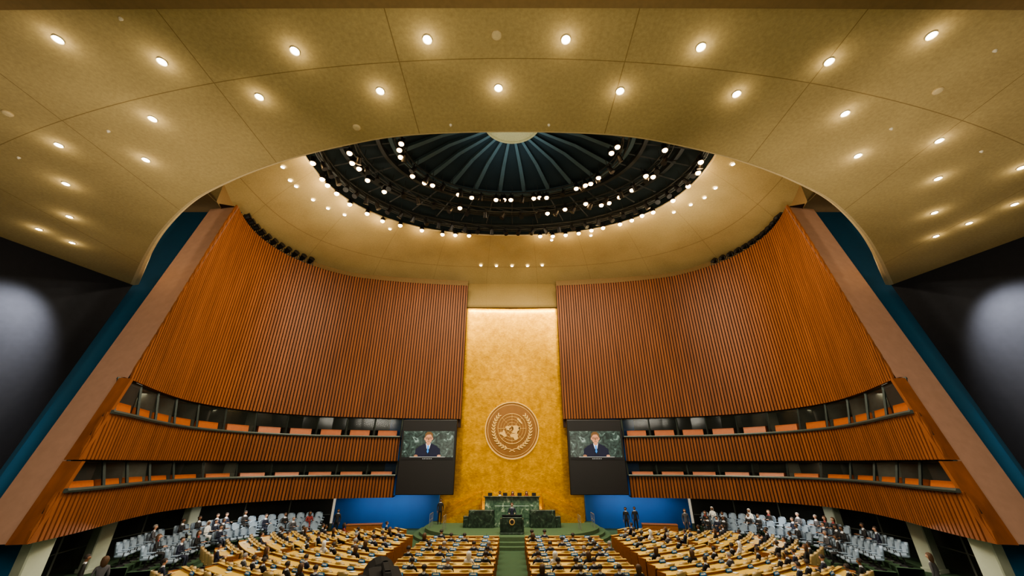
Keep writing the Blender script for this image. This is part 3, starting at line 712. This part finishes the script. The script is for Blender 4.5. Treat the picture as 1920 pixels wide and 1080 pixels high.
# ------------------------------------------------------------------ people
M_skinA = mat("skin_light", (.50, .28, .19), .6, noise=.04); M_skinB = mat("skin_brown", (.20, .10, .055), .6, noise=.04)
M_navy = mat("navy_suit", (.012, .017, .04), .8); M_blacks = mat("black_suit", (.012, .012, .013), .8); M_greys = mat("grey_suit", (.07, .07, .08), .8)
M_whitec = mat("white_cloth", (.7, .7, .68), .8); M_redc = mat("maroon_cloth", (.22, .03, .03), .8); M_shirt = mat("white_shirt", (.7, .72, .76), .8)
M_hairb = mat("dark_hair", (.02, .013, .01), .7); M_hairg = mat("grey_hair", (.22, .21, .20), .7); M_hairbr = mat("brown_hair", (.08, .04, .018), .7)
M_eye = mat("eye_dark", (.02, .015, .012), .3)
def person(suit, skin, shirt, hair, style="short", pose="seated", label=""):
    V = []; E = []; Rr = []
    def v(p, r, par=None):
        V.append(p); Rr.append(r)
        if par is not None: E.append((par, len(V)-1))
        return len(V)-1
    seated = pose == "seated"
    H = .52 if seated else .95
    p = v((0, 0, H), .14)
    sp_ = v((0, -.01, H+.2), .125, p); ch = v((0, 0, H+.4), .15, sp_); nk = v((0, .0, H+.55), .055, ch); nk2 = v((0, .015, H+.62), .052, nk)
    hd = v((0, .02, H+.70), .085, nk2); ht = v((0, .01, H+.79), .07, hd)
    v((0, .125, H+.695), .012, hd)
    for sg in (-1, 1): v((sg*.095, .0, H+.70), .014, hd)
    for sg in (-1, 1):
        sh = v((sg*.175, 0, H+.47), .06, ch)
        if pose == "seated": el_, wr, pa = (sg*.25, .06, H+.22), (sg*.17, .30, H+.26), (sg*.15, .36, H+.265)
        elif pose == "lectern": el_, wr, pa = (sg*.27, .05, H+.2), (sg*.22, .28, H+.2), (sg*.2, .34, H+.2)
        else: el_, wr, pa = (sg*.24, -.02, H+.2), (sg*.22, .06, H-.04), (sg*.215, .08, H-.11)
        e = v(el_, .045, sh); w = v(wr, .03, e); q = v(pa, .034, w)
        d = (Vector(pa)-Vector(wr)).normalized(); sd = d.cross(Vector((0, 0, 1))) if abs(d.z) < .8 else Vector((0, 1, 0)); sd.normalize()
        for k, L_ in ((-1.5, .06), (-.5, .075), (.5, .08), (1.5, .065)):
            f0 = Vector(pa)+sd*k*.016+d*.035; f1 = f0+d*L_*.6+Vector((0, 0, -.006)); f2 = f1+d*L_*.4+Vector((0, 0, -.02))
            a_ = v(tuple(f0), .009, q); b_ = v(tuple(f1), .008, a_); v(tuple(f2), .007, b_)
        f0 = Vector(pa)-sd*sg*.035; v(tuple(f0+d*.03), .009, q)
        hp = v((sg*.09, .02, H-.03), .09, p)
        if seated: kn = v((sg*.12, .40, H-.02), .062, hp); an = v((sg*.12, .41, .1), .042, kn); v((sg*.13, .54, .045), .038, an)
        else: kn = v((sg*.10, .02, .5), .062, hp); an = v((sg*.11, -.01, .09), .042, kn); v((sg*.12, .14, .045), .038, an)
    me = bpy.data.meshes.new("b"); me.from_pydata(V, E, []); ob = bpy.data.objects.new("b", me); COL.objects.link(ob)
    md = ob.modifiers.new("s", 'SKIN'); md.use_smooth_shade = True
    for i, sv in enumerate(me.skin_vertices[0].data): sv.radius = (Rr[i], Rr[i]); sv.use_root = (i == 0)
    ob.modifiers.new("u", 'SUBSURF').levels = 1
    dg = bpy.context.evaluated_depsgraph_get(); dg.update()
    m2 = bpy.data.meshes.new_from_object(ob.evaluated_get(dg)); bpy.data.objects.remove(ob)
    m2.name = "person"; m2.materials.clear()
    for m in (suit, skin, shirt, M_blacks): m2.materials.append(m)
    for vv in m2.vertices:
        z = vv.co.z
        if H+.05 < z < H+.5 and abs(vv.co.x) < .2 and abs(vv.co.y) < .2: vv.co.y *= .8
    for f in m2.polygons:
        c = f.center; n = f.normal; mi = 0
        hand = any(abs(c.x-sg*.16) < .12 for sg in (-1, 1)) and ((pose in ("seated", "lectern") and c.y > .31 and c.z > H+.14) or (pose == "standing" and c.z < H-.04 and c.z > H-.25 and abs(c.x) > .16))
        if c.z > H+.585 or hand: mi = 1
        elif c.z > H+.53: mi = 2
        elif n.y > .3 and abs(c.x) < .055*(c.z-H-.15)/.35 and c.z > H+.18 and c.y > .03: mi = 2
        elif c.z < .085: mi = 3
        f.material_index = mi; f.use_smooth = True
    o = place("person", m2, label=label, cat="person")
    bm = bmesh.new(); bmesh.ops.create_icosphere(bm, subdivisions=3, radius=.112)
    dele = []
    for vt in bm.verts:
        c = vt.co
        if style != "short" and c.z < -.0 and c.y < .035: c.z = c.z*2.6; c.x *= 1.1; c.y = c.y*1.0-.01
    for vt in bm.verts:
        c = vt.co
        if (c.y > .03 and c.z < .045) or (style == "short" and c.z < -.045) : dele.append(vt)
    bmesh.ops.delete(bm, geom=dele, context='VERTS')
    mh = bpy.data.meshes.new("hair"); bm.to_mesh(mh); bm.free(); mh.materials.append(hair)
    for f in mh.polygons: f.use_smooth = True
    h = place("headscarf" if style == "scarf" else "hair", mh, o, loc=(0, .0, H+.725))
    for sg in (-1, 1):
        g = Geo(); g.lathe([(.002, -.012), (.011, 0), (.002, .012)], 6); g.obj("eye", [M_eye], o, loc=(sg*.033, .098, H+.715))
    g = Geo(); g.box((0, 0, 0), (.045, .01, .008)); g.obj("mouth", [M_redc], o, loc=(0, .098, H+.655))
    return o, [h]
var = [person(M_navy, M_skinA, M_shirt, M_hairb, label="seated person in navy suit and white shirt"),
       person(M_blacks, M_skinB, M_shirt, M_hairb, label="seated person in black suit with dark hair"),
       person(M_greys, M_skinA, M_shirt, M_hairg, label="seated grey-haired person in grey suit"),
       person(M_blacks, M_skinA, M_redc, M_hairbr, "long", label="seated person with long brown hair in black jacket"),
       person(M_whitec, M_skinB, M_whitec, M_whitec, "scarf", label="seated person in white robe and white headscarf"),
       person(M_redc, M_skinB, M_blacks, M_hairb, "long", label="seated person with long dark hair in maroon top")]
stand = [person(M_blacks, M_skinB, M_shirt, M_hairb, pose="standing", label="standing person in black suit and white shirt"),
         person(M_greys, M_skinA, M_shirt, M_hairbr, "long", pose="standing", label="standing person in grey suit with long hair")]
used = set()
def putp(v_, loc, a, lab=None, grp="seated delegates"):
    t, kids = v_
    if id(t) not in used:
        used.add(id(t)); t.location = loc; t.rotation_euler = (0, 0, a); t["group"] = grp
        if lab: t["label"] = lab
        return t
    return dup(t, kids, loc, a, lab, grp)
rs = random.Random(3)
pick = rs.sample(range(NS), 115)
for i in pick:
    x, y, a = seatpos[i]; w = rs.choices(range(6), [6, 6, 2, 3, 1.0, .6])[0]
    putp(var[w], (x, y, .0), a+rs.uniform(-.2, .2))
for (x, y, z, a) in rs.sample(aud, 40):
    w = rs.choices(range(6), [6, 6, 1, 3, .3, .5])[0]; putp(var[w], (x, y, z), a+rs.uniform(-.2, .2), grp="seated audience")
for x, w in ((-1.0, 1), (0.05, 3), (1.2, 3)):
    putp(var[w], (x, 35.45, 1.5), pi, grp="officials on the rostrum")
    dup(chair, [], (x, 35.45, 1.5), pi, "tan leather armchair behind the upper rostrum bench", "rostrum chairs")
spk = person(M_navy, M_skinA, M_shirt, M_hairbr, pose="lectern", label="person in navy suit speaking with hands on lectern")
putp(spk, (0, 31.05, .6), pi, grp="speaker")
putp(stand[0], (-5.7, 34.6, .6), pi+.2, "person in black suit standing guard beside the gold wall", "standing people")
for (x, y, w, a) in ((-16.4, 17.6, 0, -.8), (-15.4, 17.3, 1, 1.0), (16.4, 17.9, 1, .5), (9.0, 34.6, 0, 2.5), (9.8, 34.9, 0, 3), (-13.2, 33.2, 0, 3.2), (13.2, 33.4, 1, 3)):
    putp(stand[w], (x, y, 0), a, grp="standing people")

for sg in (-1, 1):
    g = Geo(); g.box((0, 0, .74), (2.6, .7, .05), bev=.015); g.box((0, -.3, .37), (2.5, .05, .7)); g.box((-1.25, 0, .37), (.05, .6, .7)); g.box((1.25, 0, .37), (.05, .6, .7))
    g.obj("side_table", [M_deskside], label="brown wooden clerk table by the blue wall", cat="table", group="clerk tables", loc=(sg*11.2, 33.6, 0), rot=(0, 0, -sg*.2))
g = Geo(); g.box((0, 0, 0), (.5, .08, .24), bev=.02); ex_ = g.obj("exit_sign", [M_blk], label="small dark sign with green EXIT lettering", cat="exit sign", loc=(19.0, 16.2, 1.35))
cu = bpy.data.curves.new("t", 'FONT'); cu.body = "EXIT"; cu.size = .2; cu.align_x = 'CENTER'; cu.align_y = 'CENTER'; cu.extrude = .004
to = bpy.data.objects.new("t", cu); COL.objects.link(to); dg = bpy.context.evaluated_depsgraph_get(); dg.update()
tm = bpy.data.meshes.new_from_object(to.evaluated_get(dg)); bpy.data.objects.remove(to); tm.materials.clear(); tm.materials.append(emat("exit_green", (.05, .9, .3), 2))
place("lettering", tm, ex_, loc=(0, -.045, 0), rot=(pi/2, 0, 0))
g = Geo(); g.tube([(0, 0, -1.35), (0, 0, -.1)], .03, 6); g.lathe([(.18, -1.35), (.16, -1.31)], 12); g.obj("post", [M_steel], ex_)

# balcony slab and broadcast camera
g = Geo(); g.box((0, 1.0, 3.1), (30, 6.6, .3)); g.obj("floor_balcony", [M_carpet], kind="structure", label="balcony floor slab")
cam_r = bpy.data.objects.new("broadcast_camera", None); COL.objects.link(cam_r); cam_r.location = (-.85, 3.1, 3.25); cam_r.rotation_euler = (0, 0, .35); cam_r.scale = (1.22, 1.22, 1.19)
cam_r["label"] = "black broadcast video camera on tripod facing the rostrum"; cam_r["category"] = "video camera"
g = Geo(); g.box((0, 0, .8), (.2, .42, .2), bev=.03); g.box((0, -.3, .82), (.16, .2, .15), bev=.02); g.box((.0, -.05, .93), (.04, .3, .03), bev=.01); g.box((0, .08, .915), (.03, .03, .06)); g.box((0, -.15, .915), (.03, .03, .06)); g.obj("camera_body", [M_cam], cam_r)
g = Geo(); g.lathe([(.07, 0), (.08, .1), (.09, .12), (.1, .28)], 16, 0, Matrix.Translation((0, .2, .8)) @ Matrix.Rotation(-pi/2, 4, 'X')); g.obj("lens", [M_cam], cam_r)
g = Geo(); g.box((-.17, -.1, .86), (.16, .1, .12), bev=.02); g.obj("viewfinder", [M_cam], cam_r)
g = Geo(); g.lathe([(.06, .62), (.08, .7)], 12)
for k in range(3):
    t = 2*pi*k/3; g.tube([(0, 0, .64), (.36*math.cos(t), .36*math.sin(t), .0)], .02, 6)
g.obj("tripod", [M_cam], cam_r)

# ------------------------------------------------------------------ lights
def aim(o, loc, tgt): o.location = loc; o.rotation_euler = (Vector(tgt)-Vector(loc)).to_track_quat('-Z', 'Y').to_euler()
def area(loc, size, e, tgt, col=(1, .84, .60), sy=None):
    l = bpy.data.lights.new("L", 'AREA'); l.energy = e; l.color = col; l.size = size
    if sy: l.shape = 'RECTANGLE'; l.size_y = sy
    o = bpy.data.objects.new("lamp_or_fill_light", l); COL.objects.link(o); aim(o, loc, tgt); return o
def spot(loc, e, tgt, ang, col=(1, .86, .62), blend=.6, rad=.2):
    l = bpy.data.lights.new("S", 'SPOT'); l.energy = e; l.color = col; l.spot_size = math.radians(ang); l.spot_blend = blend; l.shadow_soft_size = rad
    o = bpy.data.objects.new("lamp_or_fill_light", l); COL.objects.link(o); aim(o, loc, tgt); return o
def point(loc, e, col=(1, .8, .5), rad=.05):
    l = bpy.data.lights.new("P", 'POINT'); l.energy = e; l.color = col; l.shadow_soft_size = rad
    o = bpy.data.objects.new("lamp_or_fill_light", l); COL.objects.link(o); o.location = loc; return o
for i in range(5):
    t = pi*(i+.5)/5; x, y = 9*math.cos(t), 20.5+6.5*math.sin(t)
    area((x, y, 24.6), 1.5, 1850, (x*.5, 24, 0), (1, .90, .70))
for sg in (-1, 1):
    area((sg*14, 25, 19.5), 3, 300, (sg*10, 26, 30), (1, .88, .66))  # added uplight in mid-air, no fixture, brightens the ring ceiling
    spot((sg*2, 17, 24.3), 13000, (sg*18.5, 25, 18), 48, (1, .80, .54), 1, .6)
    spot((sg*21.6, 16.9, 14.7), 9000, (sg*23.9, 16.3, 10), 64, (.93, .95, 1), 1, .3)
    area((sg*11, 24, 14), 2, 450, (sg*11, 24, 0), (1, .93, .78))
    area((sg*18, 29.5, 2.3), 3, 110, (sg*18, 29.5, 0), (1, .95, .85))
    area((sg*17, 20.5, 2.3), 2, 50, (sg*17, 20, 0), (1, .93, .8))
    area((sg*10.5, 35.2, 2.3), 6, 75, (sg*10.5, 37, 1.0), (.9, .95, 1), .4)  # added light with no fixture, lifts the shaded blue wall
    area((sg*9, 8, 7), 3, 750, (sg*19.5, 18.5, 10), (1, .86, .70))  # unseen fill added to brighten the pier front
    for z, o_ in ((8.5, -1.0), (5.05, -1.0)):
        for y_ in (22, 29):
            c = C(s_at_y(y_), o_); area((sg*-c[0], c[1], z), .9, 18, (sg*-c[0], c[1], 0), (1, .88, .65))
area((0, 1.5, 4.2), 5, 640, (0, 7, 15), (1, .87, .62))  # unseen fill from below, added to brighten the near ceiling
for x, y in NEAR: point((x, y, 14.72), 8, (1, .85, .6))
for x, y in R3[::2]: point((x*1.02, y+.15, 24.2), 60, (1, .74, .40), .12)
area((0, 22, 26.3), 4, 130, (0, 22.5, 40), (.62, .9, 1))  # bluish fill added to tint the dome ribs, no fixture there
area((0, 36.75, 19.6), 9, 320, (0, 37.2, 16), (1, .80, .45), .15)
area((0, 36.3, 1.0), 9, 260, (0, 37.2, 6), (1, .80, .42), .3)
spot((0, 22, 24.6), 10500, (0, 37, 7.5), 34, (1, .84, .54), 1, .6)
spot((0, 20, 24.6), 5500, (0, 32, 1), 36, (1, .94, .8), 1, .6)
w = bpy.data.worlds.new("W"); bpy.context.scene.world = w; w.use_nodes = True
bg = w.node_tree.nodes["Background"]; bg.inputs[0].default_value = (1, .86, .64, 1); bg.inputs[1].default_value = .42

# ------------------------------------------------------------------ camera
cd = bpy.data.cameras.new("cam"); cd.sensor_width = 36; cd.lens = 708/1920*36; cd.clip_end = 300
co = bpy.data.objects.new("camera", cd); COL.objects.link(co); co.location = (0, 0, 5); co.rotation_euler = (math.radians(90+24.8), 0, 0)
bpy.context.scene.camera = co
